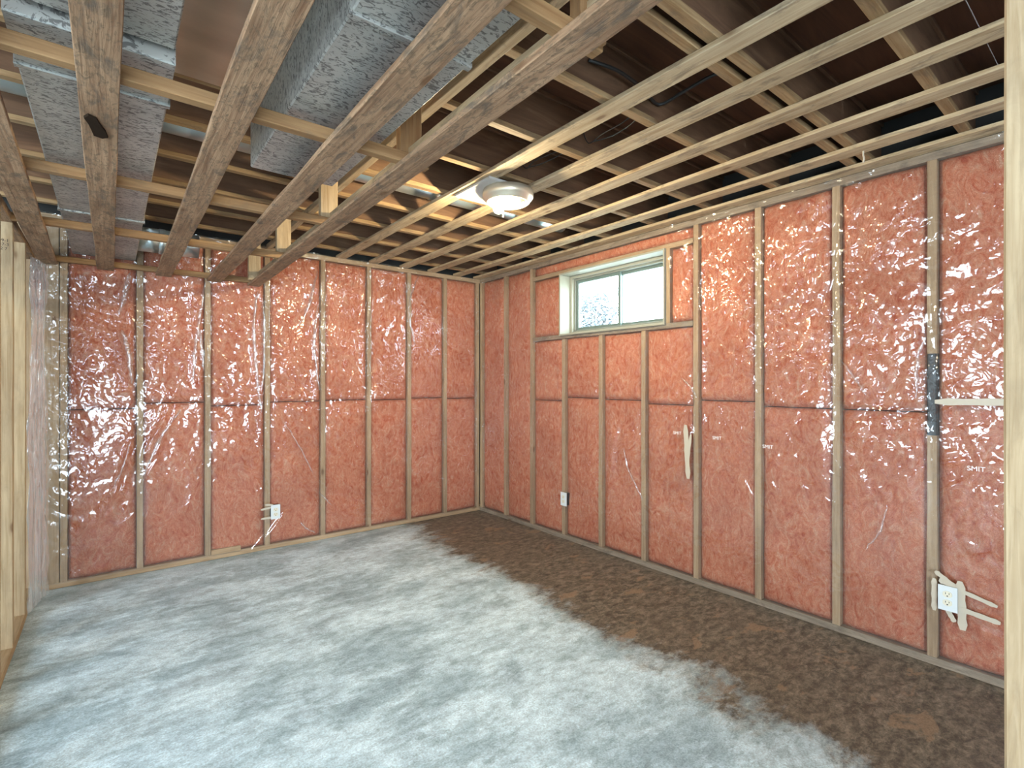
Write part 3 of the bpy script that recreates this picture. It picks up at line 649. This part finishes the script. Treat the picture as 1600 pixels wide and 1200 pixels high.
outlet((X0-.030, .597, .345), math.pi/2*-1, 'white double outlet on the right wall beside the near post, ringed with tape')
outlet((X0-.022, 3.14, .352), -math.pi/2, 'small white double outlet low on the right wall under the window')
outlet((1.046, Y0-.036, .305), 0, 'white double outlet low on the back wall of pink insulation')
# ================================================================ left open-stud partition and near post
WL = empty('wall_left', (-.42, 2, 0), kind='structure')
PX = (-.464, -.375)
lumber('bottom_plate', PX, (1.2, Y0-.002), (0, .038), 'pale', WL)
lumber('top_plate', PX, (1.2, Y0-.002), (2.128, 2.166), 'rough', WL)
for y in (2.28, 2.69, 3.095, 3.485, 3.945): lumber('stud', PX, (y, y+.038), (.038, 2.128), 'pale', WL, .001)
def text(body, size, mat, parent, loc, rot, name='stamp'):
    cu = bpy.data.curves.new(name, 'FONT'); cu.body = body; cu.size = size; cu.extrude = .0002; cu.align_x = 'CENTER'
    o = bpy.data.objects.new(name, cu); C.objects.link(o); bpy.context.view_layer.update()
    me = bpy.data.meshes.new_from_object(o); bpy.data.objects.remove(o); o = bpy.data.objects.new(name, me); C.objects.link(o); me.materials.append(mat)
    o.rotation_euler = rot; o.parent = parent; o.location = Vector(loc)-parent.location; return o
text('1.99-1\nL-27-3\n3 2 7', .02, M_ink, WL, (-.415, 3.484, 2.03), (math.pi/2, 0, 0))
for (y, z, s) in ((1.74, .98, 'SMIT'), (1.42, .955, 'SMIT'), (.50, .945, 'SMIT'), (2.03, .99, 'SMIT')): text(s, .03, M_print, WR, (X0-.027, y, z), (math.pi/2, 0, -math.pi/2), 'film_print')
PO = empty('stud_post', (1.42, .14, 0), label='pale wooden post in the foreground at the right edge', cat='post')
lumber('stud', (1.40, 1.438), (.100, .189), (0, H), 'pale', PO, .0008, .004); lumber('stud', (1.440, 1.478), (.100, .189), (0, H), 'pale', PO, .0008, .004)
# ================================================================ cables among the joists
def cable(pts, label, r=.0035):
    o = tube('cable', pts, r, M_cable); tag(o, label, 'cable'); return o
cable([(1.76, 2.19, 2.60), (1.77, 2.12, 2.505), (1.74, 2.02, 2.50), (1.76, 1.90, 2.505), (1.80, 1.84, 2.515), (1.81, 1.90, 2.51), (1.79, 2.02, 2.50), (1.775, 2.11, 2.507)], 'thin dark cable loop between the joists just nearer than the ceiling light', .0028)
cable([(1.84, 1.765, 2.60), (1.825, 1.71, 2.505), (1.80, 1.60, 2.50), (1.80, 1.48, 2.505), (1.81, 1.39, 2.53), (1.84, 1.45, 2.51), (1.85, 1.58, 2.50), (1.83, 1.70, 2.508)], 'slack dark cable loop hanging between the second and third strap', .0028)
cable([(1.42, 1.33, 2.56), (1.55, 1.30, 2.555), (1.72, 1.31, 2.55), (1.865, 1.335, 2.545), (1.87, 1.22, 2.55), (1.87, 1.08, 2.555), (1.95, .995, 2.58)], 'black cable sagging between two joists above the second strap', .007)
tf = tube('string_tuft', [(2.80, .86, H-.001), (2.805, .862, H-.02), (2.80, .858, H-.035), (2.803, .861, H-.055)], .004, M_tape); tag(tf, 'small pale tuft of string hanging from the strap nearest the right wall', 'string')
# ================================================================ unseen rest of the basement; its two openings are added for fill light
WF = empty('wall_front', (0, -3.2, 0), kind='structure')
box('wall_panel', (-3.4, -2.75), (-3.3, -3.2), (0, 2.7), M_drywall, WF); box('wall_panel', (-.15, 3.4), (-3.3, -3.2), (0, 2.7), M_drywall, WF)
box('wall_panel', (-2.75, -.15), (-3.3, -3.2), (2.15, 2.7), M_drywall, WF); box('wall_panel', (-2.75, -.15), (-3.3, -3.2), (0, .05), M_drywall, WF)
WO = empty('wall_far_left', (-3.5, 0, 0), kind='structure')
box('wall_panel', (-3.5, -3.4), (-3.3, 4.75), (0, .8), M_drywall, WO); box('wall_panel', (-3.5, -3.4), (-3.3, 4.75), (2.1, 2.72), M_drywall, WO)
box('wall_panel', (-3.5, -3.4), (-3.3, .4), (.8, 2.1), M_drywall, WO); box('wall_panel', (-3.5, -3.4), (2.0, 4.75), (.8, 2.1), M_drywall, WO)
box('wall_panel', (-3.4, -.9), (Y0+.1, Y0+.3), (0, 2.72), M_drywall, WO)
